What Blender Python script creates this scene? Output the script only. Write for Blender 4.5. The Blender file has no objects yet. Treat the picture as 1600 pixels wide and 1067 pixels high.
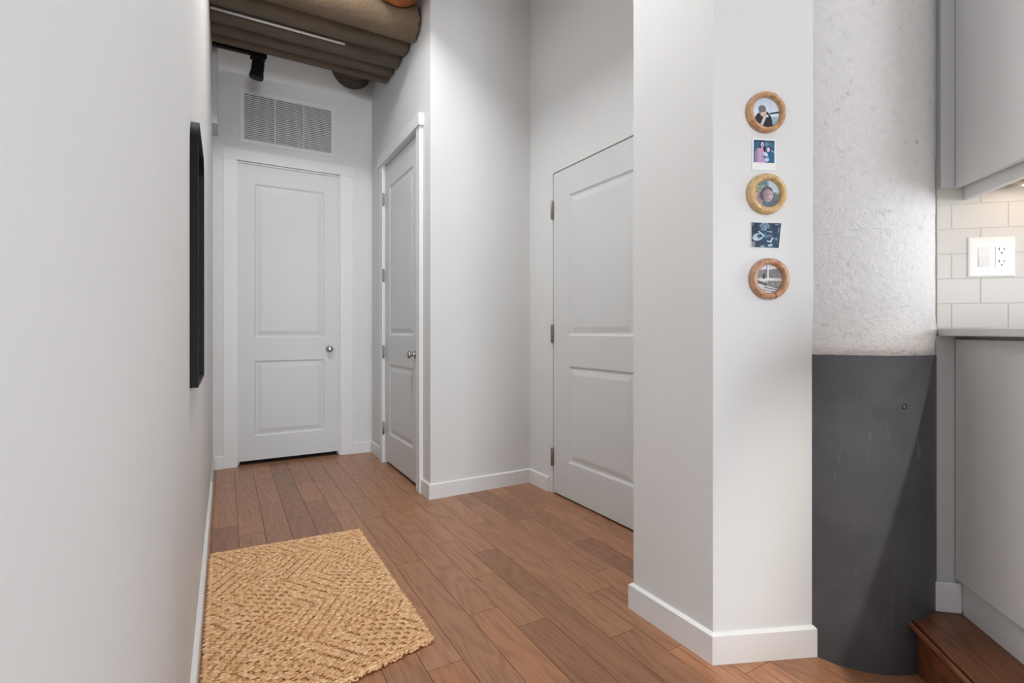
import bpy, bmesh, math, random
from mathutils import Vector, Matrix
random.seed(7)
SC = bpy.context.scene
COL = SC.collection

# ------------------------------------------------------------------ camera
TH = math.radians(29.7)                    # the lens looks 29.7 degrees to the right of the hall axis
cam_d = bpy.data.cameras.new('camera')
cam = bpy.data.objects.new('camera', cam_d)
COL.objects.link(cam)
cam.location = (0, 0, 1.065)
cam.rotation_euler = (math.pi/2, 0, -TH)
cam_d.sensor_width = 36.0
cam_d.lens = 785.0/1600.0*36.0
cam_d.shift_y = -14.5/1600.0
cam_d.clip_start = 0.01
SC.camera = cam

# ------------------------------------------------------------------ world, large lights, exposure
world = bpy.data.worlds.new('daylight')
SC.world = world
world.use_nodes = True
bg = world.node_tree.nodes['Background']
bg.inputs[0].default_value = (0.86, 0.93, 1.0, 1)
bg.inputs[1].default_value = 1.0

def area(name, loc, rot, sx, sy, power, color):
    d = bpy.data.lights.new(name, 'AREA')
    d.shape = 'RECTANGLE'; d.size = sx; d.size_y = sy
    d.energy = power; d.color = color
    o = bpy.data.objects.new(name, d)
    o.location = loc; o.rotation_euler = rot
    COL.objects.link(o)
    return o
area('window_daylight_rear', (0.15, -8.02, 1.22), (math.radians(90), 0, 0), 2.5, 2.3, 290, (0.86, 0.93, 1.0))
area('window_daylight_side', (4.55, -1.75, 1.22), (math.radians(90), 0, math.radians(90)), 2.3, 2.3, 146, (0.86, 0.93, 1.0))

SC.view_settings.view_transform = 'Standard'
SC.view_settings.look = 'None'
SC.view_settings.gamma = 1.0
SC.view_settings.exposure = 0.07
SC.view_settings.use_curve_mapping = False

# ------------------------------------------------------------------ materials
def srgb(r, g, b):
    f = lambda v: (v/255.0)/12.92 if v <= 10 else (((v/255.0)+0.055)/1.055)**2.4
    return (f(r), f(g), f(b), 1.0)

class Mat:
    def __init__(s, name, col=(200, 200, 200), rough=0.5, metal=0.0):
        s.m = bpy.data.materials.new(name); s.m.use_nodes = True
        s.nt = s.m.node_tree; s.b = s.nt.nodes['Principled BSDF']
        s.b.inputs['Base Color'].default_value = srgb(*col)
        s.b.inputs['Roughness'].default_value = rough
        s.b.inputs['Metallic'].default_value = metal
    def n(s, t, **kw):
        x = s.nt.nodes.new(t)
        for k, v in kw.items():
            if k in x.inputs: x.inputs[k].default_value = v
            else: setattr(x, k, v)
        return x
    def l(s, a, b): s.nt.links.new(a, b)
    def coord(s, kind='Object', scale=(1, 1, 1)):
        tc = s.n('ShaderNodeTexCoord'); mp = s.n('ShaderNodeMapping')
        mp.inputs['Scale'].default_value = scale
        s.l(tc.outputs[kind], mp.inputs['Vector'])
        return mp.outputs['Vector']
    def noise(s, vec, scale=5, detail=4, rough=0.55, dist=0.0):
        x = s.n('ShaderNodeTexNoise')
        x.inputs['Scale'].default_value = scale; x.inputs['Detail'].default_value = detail
        x.inputs['Roughness'].default_value = rough; x.inputs['Distortion'].default_value = dist
        s.l(vec, x.inputs['Vector']); return x.outputs['Fac']
    def ramp(s, fac, stops):
        r = s.n('ShaderNodeValToRGB'); e = r.color_ramp.elements
        while len(e) < len(stops): e.new(0.5)
        for q, (p, c) in zip(e, stops): q.position = p; q.color = srgb(*c)
        s.l(fac, r.inputs['Fac']); return r.outputs['Color']
    def base(s, out): s.l(out, s.b.inputs['Base Color'])
    def bump(s, h, strength=0.1, dist=0.01):
        b = s.n('ShaderNodeBump'); b.inputs['Strength'].default_value = strength; b.inputs['Distance'].default_value = dist
        s.l(h, b.inputs['Height']); s.l(b.outputs['Normal'], s.b.inputs['Normal']); return b

M = {}
def paint(name, col, rough, bump=0.08, scale=260):
    m = Mat(name, col, rough)
    v = m.coord('Object')
    c2 = tuple(max(0, k-3) for k in col)
    m.base(m.ramp(m.noise(v, 1.6, 3), [(0.35, c2), (0.65, col)]))
    m.bump(m.noise(v, scale, 2), bump, 0.002)
    M[name] = m.m; return m
paint('wall_paint', (224, 226, 226), 0.62)
paint('trim_paint', (231, 233, 233), 0.38, 0.03, 120)
paint('door_paint', (217, 220, 221), 0.42, 0.05, 150)
paint('ceiling_paint', (228, 227, 224), 0.7)
paint('cabinet_grey', (218, 219, 219), 0.42, 0.03, 200)
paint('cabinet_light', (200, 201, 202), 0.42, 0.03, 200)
paint('quartz', (206, 206, 206), 0.22, 0.0, 200)
paint('tile_glaze', (208, 206, 201), 0.4, 0.05, 25)
paint('grout', (205, 203, 198), 0.8, 0.1, 300)
paint('plastic_white', (244, 244, 243), 0.25, 0.0)
paint('plastic_rocker', (224, 224, 223), 0.22, 0.0)
paint('print_white', (236, 240, 240), 0.35, 0.0)
bk = Mat('black_metal', (16, 15, 15), 0.5); bk.b.inputs['Specular IOR Level'].default_value = 0.2; M['black_metal'] = bk.m
M['dark_void'] = Mat('dark_void', (18, 17, 16), 0.8).m
M['mirror_glass'] = Mat('mirror_glass', (238, 240, 240), 0.02, 1.0).m
M['steel'] = Mat('steel', (186, 184, 180), 0.22, 1.0).m
M['hinge_steel'] = Mat('hinge_steel', (150, 146, 138), 0.35, 1.0).m
M['slot_black'] = Mat('slot_black', (40, 38, 36), 0.6).m
M['gold_strip'] = Mat('threshold', (120, 88, 66), 0.5).m
def emit(name, col, st):
    m = Mat(name, col, 0.4)
    m.b.inputs['Emission Color'].default_value = srgb(*col); m.b.inputs['Emission Strength'].default_value = st
    M[name] = m.m
emit('warm_led', (255, 214, 170), 6.0)
emit('spot_lens', (255, 240, 220), 5.0)

def wood_floor(name, cols, lo_sat=True):
    m = Mat(name, (130, 85, 60), 0.33)
    tc = m.n('ShaderNodeTexCoord'); oi = m.n('ShaderNodeObjectInfo')
    sc = m.n('ShaderNodeVectorMath', operation='SCALE'); cx = m.n('ShaderNodeCombineXYZ')
    for k in range(3): m.l(oi.outputs['Random'], cx.inputs[k])
    m.l(cx.outputs[0], sc.inputs[0]); sc.inputs['Scale'].default_value = 37.0
    ad = m.n('ShaderNodeVectorMath', operation='ADD')
    m.l(tc.outputs['Object'], ad.inputs[0]); m.l(sc.outputs[0], ad.inputs[1])
    mp = m.n('ShaderNodeMapping'); mp.inputs['Scale'].default_value = (1, 0.16, 1)
    m.l(ad.outputs[0], mp.inputs['Vector']); v = mp.outputs['Vector']
    mp2 = m.n('ShaderNodeMapping'); mp2.inputs['Scale'].default_value = (1, 0.045, 1)
    m.l(ad.outputs[0], mp2.inputs['Vector']); v2 = mp2.outputs['Vector']
    # cathedral grain: contour lines of a stretched noise field
    fld = m.noise(v, 6.5, 1.5, 0.5, 0.4)
    mul = m.n('ShaderNodeMath', operation='MULTIPLY'); m.l(fld, mul.inputs[0]); mul.inputs[1].default_value = 26.0
    fr = m.n('ShaderNodeMath', operation='PINGPONG'); m.l(mul.outputs[0], fr.inputs[0]); fr.inputs[1].default_value = 1.0
    fine = m.noise(v2, 190, 3, 0.6)
    mx = m.n('ShaderNodeMath', operation='MULTIPLY_ADD'); m.l(fr.outputs[0], mx.inputs[0]); mx.inputs[1].default_value = 0.24
    m.l(fine, mx.inputs[2])
    grain = m.ramp(mx.outputs[0], [(0.36, cols[0]), (0.62, cols[1]), (0.95, cols[2])])
    # each plank has its own tone
    tone = m.ramp(oi.outputs['Random'], [(0.0, (214, 206, 200)), (0.25, (240, 234, 228)), (0.7, (255, 250, 244)), (1.0, (255, 240, 222))])
    mix = m.n('ShaderNodeMix', data_type='RGBA', blend_type='MULTIPLY'); mix.inputs['Factor'].default_value = 0.9
    m.l(grain, mix.inputs['A']); m.l(tone, mix.inputs['B']); m.base(mix.outputs['Result'])
    rr = m.n('ShaderNodeMapRange'); m.l(fine, rr.inputs['Value']); rr.inputs['To Min'].default_value = 0.27; rr.inputs['To Max'].default_value = 0.42
    m.l(rr.outputs[0], m.b.inputs['Roughness'])
    m.bump(mx.outputs[0], 0.12, 0.002)
    M[name] = m.m
wood_floor('oak_floor', [(144, 101, 74), (172, 126, 96), (184, 140, 108)])
wood_floor('oak_step', [(84, 50, 32), (122, 76, 48), (136, 88, 56)])
M['seam'] = Mat('seam', (62, 40, 28), 0.7).m

def concrete():
    m = Mat('painted_concrete', (226, 227, 227), 0.7)
    v = m.coord('Object')
    a = m.noise(v, 70, 5, 0.68, 0.3)
    b = m.noise(v, 16, 4, 0.6)
    zz = m.n('ShaderNodeSeparateXYZ'); m.l(v, zz.inputs[0])
    # the lower part of the shaft is the rougher one
    mr = m.n('ShaderNodeMapRange'); m.l(zz.outputs['Z'], mr.inputs['Value'])
    mr.inputs['From Min'].default_value = 0.9; mr.inputs['From Max'].default_value = 2.1
    mr.inputs['To Min'].default_value = 1.0; mr.inputs['To Max'].default_value = 0.42
    amp = m.n('ShaderNodeMath', operation='MULTIPLY'); m.l(a, amp.inputs[0]); m.l(mr.outputs[0], amp.inputs[1])
    sm = m.n('ShaderNodeMath', operation='MULTIPLY_ADD'); m.l(b, sm.inputs[0]); sm.inputs[1].default_value = 0.35; m.l(amp.outputs[0], sm.inputs[2])
    m.bump(sm.outputs[0], 0.85, 0.011)
    m.base(m.ramp(m.noise(v, 42, 3, 0.5), [(0.22, (196, 196, 196)), (0.34, (232, 233, 234)), (0.7, (238, 239, 239))]))
    M['painted_concrete'] = m.m
concrete()
def darkwrap():
    m = Mat('charcoal_sheet', (70, 71, 74), 0.42)
    v = m.coord('Object')
    blot = m.noise(v, 5.5, 4, 0.55, 0.5)
    c1 = m.ramp(blot, [(0.3, (72, 74, 79)), (0.55, (82, 84, 90)), (0.75, (88, 89, 92))])
    vs = m.coord('Object', (9, 9, 1.1))
    scr = m.noise(vs, 5.5, 5, 0.68, 1.2)
    msk = m.n('ShaderNodeMapRange'); m.l(scr, msk.inputs['Value'])
    msk.inputs['From Min'].default_value = 0.63; msk.inputs['From Max'].default_value = 0.76; msk.inputs['To Max'].default_value = 0.5
    mx = m.n('ShaderNodeMix', data_type='RGBA'); m.l(msk.outputs[0], mx.inputs['Factor']); m.l(c1, mx.inputs['A'])
    mx.inputs['B'].default_value = srgb(150, 150, 148)
    m.base(mx.outputs['Result'])
    m.bump(m.noise(v, 11, 3), 0.12, 0.01)
    M['charcoal_sheet'] = m.m
darkwrap()
def tube_mat(name, cols, wrinkle=False):
    m = Mat(name, cols[1], 0.62)
    v = m.coord('Object', (0.35, 1, 1))
    m.base(m.ramp(m.noise(v, 9, 5, 0.6), [(0.3, cols[0]), (0.7, cols[1])]))
    if wrinkle:
        v2 = m.coord('Object', (1.2, 1, 1))
        m.bump(m.noise(v2, 26, 5, 0.6, 2.5), 0.8, 0.02)
    else:
        m.bump(m.noise(v, 45, 3), 0.15, 0.005)
    M[name] = m.m
tube_mat('tube_kraft', [(104, 86, 66), (126, 106, 83)], True)
tube_mat('tube_brown', [(74, 63, 50), (96, 83, 67)])
tube_mat('duct_brown', [(58, 44, 28), (76, 59, 38)])
m = Mat('duct_copper', (176, 104, 58), 0.35, 0.4)
m.base(m.ramp(m.noise(m.coord('Object'), 6, 4), [(0.3, (158, 88, 46)), (0.7, (188, 116, 66))])); M['duct_copper'] = m.m

def frame_wood(name, cols):
    m = Mat(name, cols[1], 0.3)
    v = m.coord('Object', (1, 1, 0.45))
    m.base(m.ramp(m.noise(v, 38, 5, 0.6, 2.0), [(0.28, cols[0]), (0.5, cols[1]), (0.72, cols[2])]))
    m.b.inputs['Coat Weight'].default_value = 0.35
    M[name] = m.m
frame_wood('frame_amber', [(146, 98, 64), (196, 150, 106), (222, 188, 140)])
frame_wood('frame_gold', [(170, 126, 80), (210, 176, 122), (228, 202, 150)])
frame_wood('frame_red', [(148, 96, 70), (190, 142, 110), (214, 174, 138)])

def colattr(name, rough):
    m = Mat(name, (200, 200, 200), rough)
    a = m.n('ShaderNodeVertexColor'); a.layer_name = 'Col'
    m.base(a.outputs['Color']); M[name] = m.m; return m
colattr('photo_print', 0.3)
jm = colattr('jute', 0.85)
jm.bump(jm.noise(jm.coord('Object', (1, 2.5, 1)), 420, 3), 0.5, 0.003)
M['jute_base'] = Mat('jute_base', (176, 132, 88), 0.95).m

# ------------------------------------------------------------------ mesh helpers
def bx(bm, x0, x1, y0, y1, z0, z1):
    v = [bm.verts.new(p) for p in ((x0,y0,z0),(x1,y0,z0),(x1,y1,z0),(x0,y1,z0),(x0,y0,z1),(x1,y0,z1),(x1,y1,z1),(x0,y1,z1))]
    for f in ((3,2,1,0),(4,5,6,7),(0,1,5,4),(1,2,6,5),(2,3,7,6),(3,0,4,7)): bm.faces.new([v[i] for i in f])
    return v
def prism(bm, poly, z0, z1):
    a = [bm.verts.new((x, y, z0)) for x, y in poly]; b = [bm.verts.new((x, y, z1)) for x, y in poly]
    n = len(poly)
    bm.faces.new(a[::-1]); bm.faces.new(b)
    for i in range(n): bm.faces.new((a[i], a[(i+1) % n], b[(i+1) % n], b[i]))
def profile_x(bm, prof, x0, x1):                     # (y, z) outline swept along x
    a = [bm.verts.new((x0, y, z)) for y, z in prof]; b = [bm.verts.new((x1, y, z)) for y, z in prof]
    n = len(prof); bm.faces.new(a); bm.faces.new(b[::-1])
    for i in range(n): bm.faces.new((a[(i+1) % n], a[i], b[i], b[(i+1) % n]))
def lathe(bm, prof, n=32, axis='z', origin=(0, 0, 0), closed=False):
    rings = []
    for r, h in prof:
        ring = []
        for k in range(n):
            t = 2*math.pi*k/n; p = (r*math.cos(t), r*math.sin(t), h)
            if axis == 'y': p = (p[0], -h, p[1])         # h runs towards -y
            if axis == 'x': p = (-h, p[0], p[1])         # h runs towards -x
            ring.append(bm.verts.new((p[0]+origin[0], p[1]+origin[1], p[2]+origin[2])))
        rings.append(ring)
    m = len(rings)
    for i in range(m if closed else m-1):
        a, b = rings[i], rings[(i+1) % m]
        for k in range(n): bm.faces.new((a[k], a[(k+1) % n], b[(k+1) % n], b[k]))
    if not closed:
        bm.faces.new(rings[0][::-1]); bm.faces.new(rings[-1])
def obj(name, bm, mat, parent=None, smooth=False, bevel=0.0, seg=2, loc=None, rotz=None):
    bmesh.ops.recalc_face_normals(bm, faces=bm.faces[:])
    me = bpy.data.meshes.new(name); bm.to_mesh(me); bm.free()
    me.materials.append(M[mat] if isinstance(mat, str) else mat)
    if smooth:
        for p in me.polygons: p.use_smooth = True
    o = bpy.data.objects.new(name, me); COL.objects.link(o)
    if parent is not None: o.parent = parent
    if loc is not None: o.location = loc
    if rotz is not None: o.rotation_euler.z = rotz
    if bevel > 0:
        b = o.modifiers.new('bevel', 'BEVEL'); b.width = bevel; b.segments = seg; b.limit_method = 'ANGLE'
    return o
def smooth_angle(o, deg=40):
    try: o.data.set_sharp_from_angle(angle=math.radians(deg))
    except Exception: pass
def tag(o, label, cat, group=None, kind=None):
    o['label'] = label; o['category'] = cat
    if group: o['group'] = group
    if kind: o['kind'] = kind
    return o
def thing(name, label, cat, loc=(0, 0, 0), rotz=0.0, group=None, kind=None):
    o = bpy.data.objects.new(name, None); COL.objects.link(o)
    o.empty_display_size = 0.1
    o.location = loc; o.rotation_euler = (0, 0, rotz)
    return tag(o, label, cat, group, kind)
def N(): return bmesh.new()

# ------------------------------------------------------------------ the plan (metres; y runs down the hall, x across)
XL = -0.085          # left wall face
YF = 4.52            # far wall face
XC = 1.137           # closet wall face
YB = 3.045           # back wall of the entry recess
XD = 1.885           # entry door wall face
ZC = 3.62            # ceiling
KA = math.radians(42.2)
KO = (2.0402, 0.6872)                                   # corner of the kitchen cabinet run
KR = -KA                                                # kitchen frame: x to the right along the tile wall, y away
def kit(u, v): return (KO[0]+u*math.cos(KA)+v*math.sin(KA), KO[1]-u*math.sin(KA)+v*math.cos(KA))

# floor with its planks
bm = N(); bx(bm, -3.3, 5.2, -8.4, 5.0, -0.12, -0.012)
floor = tag(obj('floor', bm, 'oak_floor'), 'brown oak plank floor of the hallway', 'floor', kind='structure')
PW, X0 = 0.1225, 0.06
ends = {-2: [3.4], -1: [3.69, 3.16, 2.2], 0: [2.985, 1.9], 1: [3.98, 3.465, 2.5], 2: [3.13, 1.8], 3: [3.82, 3.385, 2.2], 4: [3.80, 3.10, 2.6, 1.5],
        5: [3.29, 2.885, 2.255, 1.3], 6: [3.7, 2.95, 1.72], 7: [3.45, 2.38, 1.97, 1.565], 8: [3.6, 2.695, 2.19, 1.05], 9: [3.1, 2.52, 1.35],
        10: [2.8, 1.62], 11: [2.45, 1.75, 1.0], 12: [2.9, 2.05, 1.15], 13: [2.62, 1.4], 14: [2.30, 1.0]}
for r in range(-2, 20):
    cuts = [c for c in ends.get(r, [])]
    y = min(cuts) if cuts else (3.2 if r > -3 else -0.4)-random.random()
    while y > -1.2:
        y -= random.choice((0.42, 0.6, 0.85, 1.1, 1.3)); cuts.append(y)
    top = YF+0.02 if r <= 8 else YB+0.02
    if r < -2: top = -0.4
    seq = [top]+sorted([c for c in cuts if c < top], reverse=True)
    x0 = X0+r*PW; x1 = x0+PW
    if r == -2: x0 = XL-0.01
    if r > -3: x0 = max(x0, XL-0.01)
    if x0 > 4.6: break
    for a, b in zip(seq[1:], seq[:-1]):
        a = max(a, -1.2)
        if b-a < 0.05: continue
        g = 0.0005
        hw, hl = (x1-x0)/2-g, (b-a)/2-g
        bm = N(); v = bx(bm, -hw, hw, -hl, hl, -0.012, 0.0)
        for q in v[4:]:
            q.co.x -= math.copysign(0.0005, q.co.x); q.co.y -= math.copysign(0.0005, q.co.y)
        for q in v[:4]: pass
        obj('plank', bm, 'oak_floor', floor, loc=((x0+x1)/2, (a+b)/2, 0))

def slab(name, boxes, label, mat='wall_paint'):
    bm = N()
    for b in boxes: bx(bm, *b)
    return tag(obj(name, bm, mat), label, 'wall', kind='structure')
# walls
slab('wall_left', [(XL-0.12, XL, -0.5, YF+0.12, -0.012, ZC), (-3.1, XL-0.12, -0.5, -0.38, -0.012, ZC)], 'long smooth white wall along the left of the hall')
D1 = (0.080, 0.864, 2.425)                               # far door opening
slab('wall_far', [(XL, D1[0], YF, YF+0.12, -0.012, ZC), (D1[1], XC, YF, YF+0.12, -0.012, ZC), (D1[0], D1[1], YF, YF+0.12, D1[2], ZC)], 'white end wall of the hall with a tall door and vent')
D2 = (3.255, 4.092, 2.425)
slab('wall_closet', [(XC, XC+0.10, YB, D2[0], -0.012, ZC), (XC, XC+0.10, D2[1], YF+0.12, -0.012, ZC), (XC, XC+0.10, D2[0], D2[1], D2[2], ZC)], 'white side wall at the hall end holding the narrow closet door')
slab('wall_back', [(XC+0.10, XD+0.10, YB, YB+0.10, -0.012, ZC)], 'pale wall facing the camera at the back of the entry recess')
D3 = (1.885, 2.757, 2.116)
slab('wall_entry', [(XD, XD+0.10, 1.45, D3[0], -0.012, ZC), (XD, XD+0.10, D3[1], YB, -0.012, ZC), (XD, XD+0.10, D3[0], D3[1], D3[2], ZC)], 'grey-white wall around the right-hand door')
E_ = (0.9208, -0.39)                                     # direction of the angled face
P0 = (1.366, 1.0865)
bm = N()
prism(bm, [(1.366, 1.45), (1.366, 1.0865), (1.366+0.37*E_[0], 1.0865+0.37*E_[1]), (1.944, 0.986), (XD+0.10, 1.45)], -0.012, ZC)
tag(obj('wall_pillar', bm, 'wall_paint'), 'white wall end with an angled face carrying the small photos', 'wall', kind='structure')
# room behind the lens: window walls the daylight comes through
slab('wall_rear', [(-3.2, -1.2, -8.22, -8.1, -0.012, ZC), (1.5, 4.8, -8.22, -8.1, -0.012, ZC), (-1.2, 1.5, -8.22, -8.1, -0.012, 0.02), (-1.2, 1.5, -8.22, -8.1, 2.42, ZC)], 'white window wall of the room behind')
slab('wall_side', [(4.65, 4.77, -8.1, -2.95, -0.012, ZC), (4.65, 4.77, -0.55, 3.1, -0.012, ZC), (4.65, 4.77, -2.95, -0.55, -0.012, 0.02), (4.65, 4.77, -2.95, -0.55, 2.42, ZC)], 'white side window wall of the room behind')
for i, (loc, rz, w, h) in enumerate((((0.15, -8.16, 0.02), 0, 2.7, 2.4), ((4.71, -1.75, 0.02), math.pi/2, 2.4, 2.4))):
    w_ = thing('window_%d' % (i+1), ('wide white framed window in the rear wall', 'white framed window in the right side wall')[i], 'window', loc, rz, kind='structure')
    bm = N()
    bx(bm, -w/2, w/2, -0.03, 0.03, 0, 0.05); bx(bm, -w/2, w/2, -0.03, 0.03, h-0.05, h)
    bx(bm, -w/2, -w/2+0.05, -0.03, 0.03, 0.05, h-0.05); bx(bm, w/2-0.05, w/2, -0.03, 0.03, 0.05, h-0.05)
    obj('window_frame', bm, 'trim_paint', w_)
    for k in (-1, 1):
        bm = N(); bx(bm, k*w/6-0.02, k*w/6+0.02, -0.025, 0.025, 0.05, h-0.05); obj('mullion', bm, 'trim_paint', w_)
slab('wall_room_left', [(-3.2, -3.08, -8.1, -0.38, -0.012, ZC)], 'white left wall of the room behind')
# ceiling
bm = N(); bx(bm, -3.2, 4.8, -8.22, YF+0.12, ZC, ZC+0.1)
ceil = tag(obj('ceiling', bm, 'ceiling_paint'), 'ceiling with a row of brown round ribs above the hall end', 'ceiling', kind='structure')
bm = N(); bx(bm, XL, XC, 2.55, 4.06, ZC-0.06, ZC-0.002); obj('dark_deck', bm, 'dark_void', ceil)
def tube(bm, p0, p1, r, n=28, jag=0.0, wob=0.0, rings=24):
    # tube along x with slightly uneven surface and a ragged end
    L = []
    for i in range(rings+1):
        t = i/rings; ring = []
        for k in range(n):
            a = 2*math.pi*k/n
            rr = r*(1+wob*(random.random()-0.5)*(1.0 if i else 0.3))
            x = p0[0]+(p1[0]-p0[0])*t
            if i == rings: x += jag*(random.random()-0.5)
            ring.append(bm.verts.new((x, p0[1]+rr*math.cos(a), p0[2]+rr*math.sin(a))))
        L.append(ring)
    for i in range(rings):
        for k in range(n): bm.faces.new((L[i][k], L[i][(k+1) % n], L[i+1][(k+1) % n], L[i+1][k]))
    bm.faces.new(L[0][::-1]); bm.faces.new(L[-1])
RIBS = [(3.305, 0.115, 3.045, 'tube_kraft'), (3.505, 0.090, 3.045, 'tube_brown'), (3.70, 0.105, 3.045, 'tube_brown'), (3.862, 0.068, 3.05, 'tube_brown'), (3.985, 0.060, 3.055, 'tube_brown')]
for y, r, zb, mt in RIBS:
    bm = N(); first = mt == 'tube_kraft'
    tube(bm, (XL+0.002, y, zb+r), (XC-0.022, y, zb+r), r, jag=0.02, wob=0.03 if first else 0.006)
    o = obj('round_rib', bm, mt, ceil, smooth=True)
    smooth_angle(o, 60)
    if first: o['label'] = 'wrinkled kraft-brown ceiling rib nearest the camera'
# white conduit tucked between two ribs
bm = N(); tube(bm, (XL+0.004, 3.60, 3.062), (0.72, 3.60, 3.062), 0.008, n=8, rings=2)
tag(obj('white_conduit', bm, 'trim_paint', smooth=True), 'thin white conduit line tucked between two brown ceiling ribs', 'conduit')
# ducts
def duct(name, x, z, r, y0, y1, mat, label):
    d = thing(name, label, 'duct', (x, y0, z))
    bm = N(); n = 40
    lathe(bm, [(r-0.012, 0), (r, 0.012), (r, (y1-y0))], n, 'y')
    for v in bm.verts: v.co.y *= -1
    o = obj('duct_shell', bm, mat, d, smooth=True); smooth_angle(o, 35)
    yy = 0.05
    for q in (0.10, (y1-y0)*0.6):
        if q < (y1-y0)-0.03:
            bm = N(); lathe(bm, [(r+0.0005, q), (r+0.006, q+0.004), (r+0.006, q+0.02), (r+0.0005, q+0.024)], n, 'y')
            for v in bm.verts: v.co.y *= -1
            obj('joint_band', bm, mat, d, smooth=True)
    return d
duct('round_duct', 0.957, 3.366, 0.172, 4.09, YF-0.002, 'duct_brown', 'brown round duct entering the end wall behind the ceiling ribs')
duct('round_duct', 0.945, 3.335, 0.180, 1.6, 3.165, 'duct_copper', 'copper-orange round duct at the top edge in front of the ribs')

# pilaster box high in the far left corner, greyed to imitate its shaded face
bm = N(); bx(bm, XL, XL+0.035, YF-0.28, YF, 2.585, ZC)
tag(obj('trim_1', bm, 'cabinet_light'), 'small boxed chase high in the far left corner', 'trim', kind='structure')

# ------------------------------------------------------------------ baseboards
BH, BT = 0.098, 0.014
def baseboard(name, pts, label, h=BH, t=BT, mat='trim_paint'):
    # pts: wall line walked with the room on the LEFT hand side
    n = len(pts); offs = []
    def nrm(a, b):
        dx, dy = b[0]-a[0], b[1]-a[1]; L = math.hypot(dx, dy); return (-dy/L, dx/L)
    ns = [nrm(pts[i], pts[i+1]) for i in range(n-1)]
    for i in range(n):
        if i == 0: o = ns[0]
        elif i == n-1: o = ns[-1]
        else:
            a, b = ns[i-1], ns[i]; k = 1+a[0]*b[0]+a[1]*b[1]; o = ((a[0]+b[0])/k, (a[1]+b[1])/k)
        offs.append(o)
    prof = [(0.0, 0.0), (t, 0.0), (t, h-0.007), (0.004, h), (0.0, h)]
    bm = N(); rows = []
    for (x, y), o in zip(pts, offs): rows.append([bm.verts.new((x+o[0]*d, y+o[1]*d, z)) for d, z in prof])
    m = len(prof)
    for a, b in zip(rows[:-1], rows[1:]):
        for k in range(m): bm.faces.new((a[k], a[(k+1) % m], b[(k+1) % m], b[k]))
    bm.faces.new(rows[0][::-1]); bm.faces.new(rows[-1])
    return tag(obj(name, bm, mat), label, 'baseboard', kind='structure')
baseboard('baseboard_left', [(XL, 3.79), (XL, -0.5), (-3.1, -0.5)], 'white baseboard running along the left wall', h=0.10)
baseboard('baseboard_far', [(D1[0]-0.094, YF), (XL+0.012, YF)], 'short white baseboard left of the far door')
baseboard('baseboard_far_right', [(XC, 4.185), (XC, YF), (0.969, YF)], 'white baseboard in the corner right of the far door')
baseboard('baseboard_back', [(XD, 2.80), (XD, YB), (XC, YB), (XC, 3.184)], 'white baseboard around the entry recess corner')
baseboard('baseboard_pillar', [(P0[0]+0.362*E_[0], P0[1]+0.362*E_[1]), P0, (1.366, 1.45), (XD, 1.45)], 'tall white baseboard wrapping the angled wall end')

# ------------------------------------------------------------------ doors
def leaf(parent, w, h, t, panels, mat='door_paint', name='leaf'):
    # local: x 0..w, face at y = 0 looking to -y, z 0..h
    px0, px1 = panels[0][0], panels[0][1]
    zs = [0.0]
    for p in panels: zs += [p[2], p[3]]
    zs.append(h); xs = [0.0, px0, px1, w]
    bm = N(); V = {}
    def gv(i, j):
        if (i, j) not in V: V[(i, j)] = bm.verts.new((xs[i], 0, zs[j]))
        return V[(i, j)]
    for i in range(3):
        for j in range(len(zs)-1):
            if i == 1 and j % 2 == 1: continue
            bm.faces.new((gv(i, j), gv(i+1, j), gv(i+1, j+1), gv(i, j+1)))
    # sides and back
    a = [bm.verts.new(p) for p in ((0, 0, 0), (w, 0, 0), (w, 0, h), (0, 0, h))]
    b = [bm.verts.new(p) for p in ((0, t, 0), (w, t, 0), (w, t, h), (0, t, h))]
    for k in range(4): bm.faces.new((a[k], b[k], b[(k+1) % 4], a[(k+1) % 4]))
    bm.faces.new(b)
    lf = bpy.data.meshes.new(name); bm.to_mesh(lf); bm.free(); lf.materials.append(M[mat])
    o = bpy.data.objects.new(name, lf); COL.objects.link(o); o.parent = parent
    for x0, x1, z0, z1 in panels:
        bm = N(); rings = []
        for ins, d in ((0, 0), (0.006, 0.003), (0.014, 0.0085), (0.024, 0.0085), (0.05, 0.003), (0.056, 0.0022)):
            rings.append([bm.verts.new(p) for p in ((x0+ins, d, z0+ins), (x1-ins, d, z0+ins), (x1-ins, d, z1-ins), (x0+ins, d, z1-ins))])
        for r0, r1 in zip(rings[:-1], rings[1:]):
            for k in range(4): bm.faces.new((r0[k], r0[(k+1) % 4], r1[(k+1) % 4], r1[k]))
        bm.faces.new(rings[-1])
        me = bpy.data.meshes.new('panel'); bm.to_mesh(me); bm.free(); me.materials.append(M[mat])
        p = bpy.data.objects.new('panel', me); COL.objects.link(p); p.parent = o
    return o
def knob(parent, x, z):
    bm = N()
    lathe(bm, [(0.027, 0.0), (0.029, 0.003), (0.026, 0.007), (0.012, 0.009), (0.010, 0.024), (0.013, 0.030), (0.022, 0.034), (0.0265, 0.043), (0.0255, 0.052), (0.018, 0.059), (0.008, 0.0615)], 28, 'y', (x, 0, z))
    k = obj('knob', bm, 'steel', parent, smooth=True); k['label'] = 'round brushed steel knob'
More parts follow.
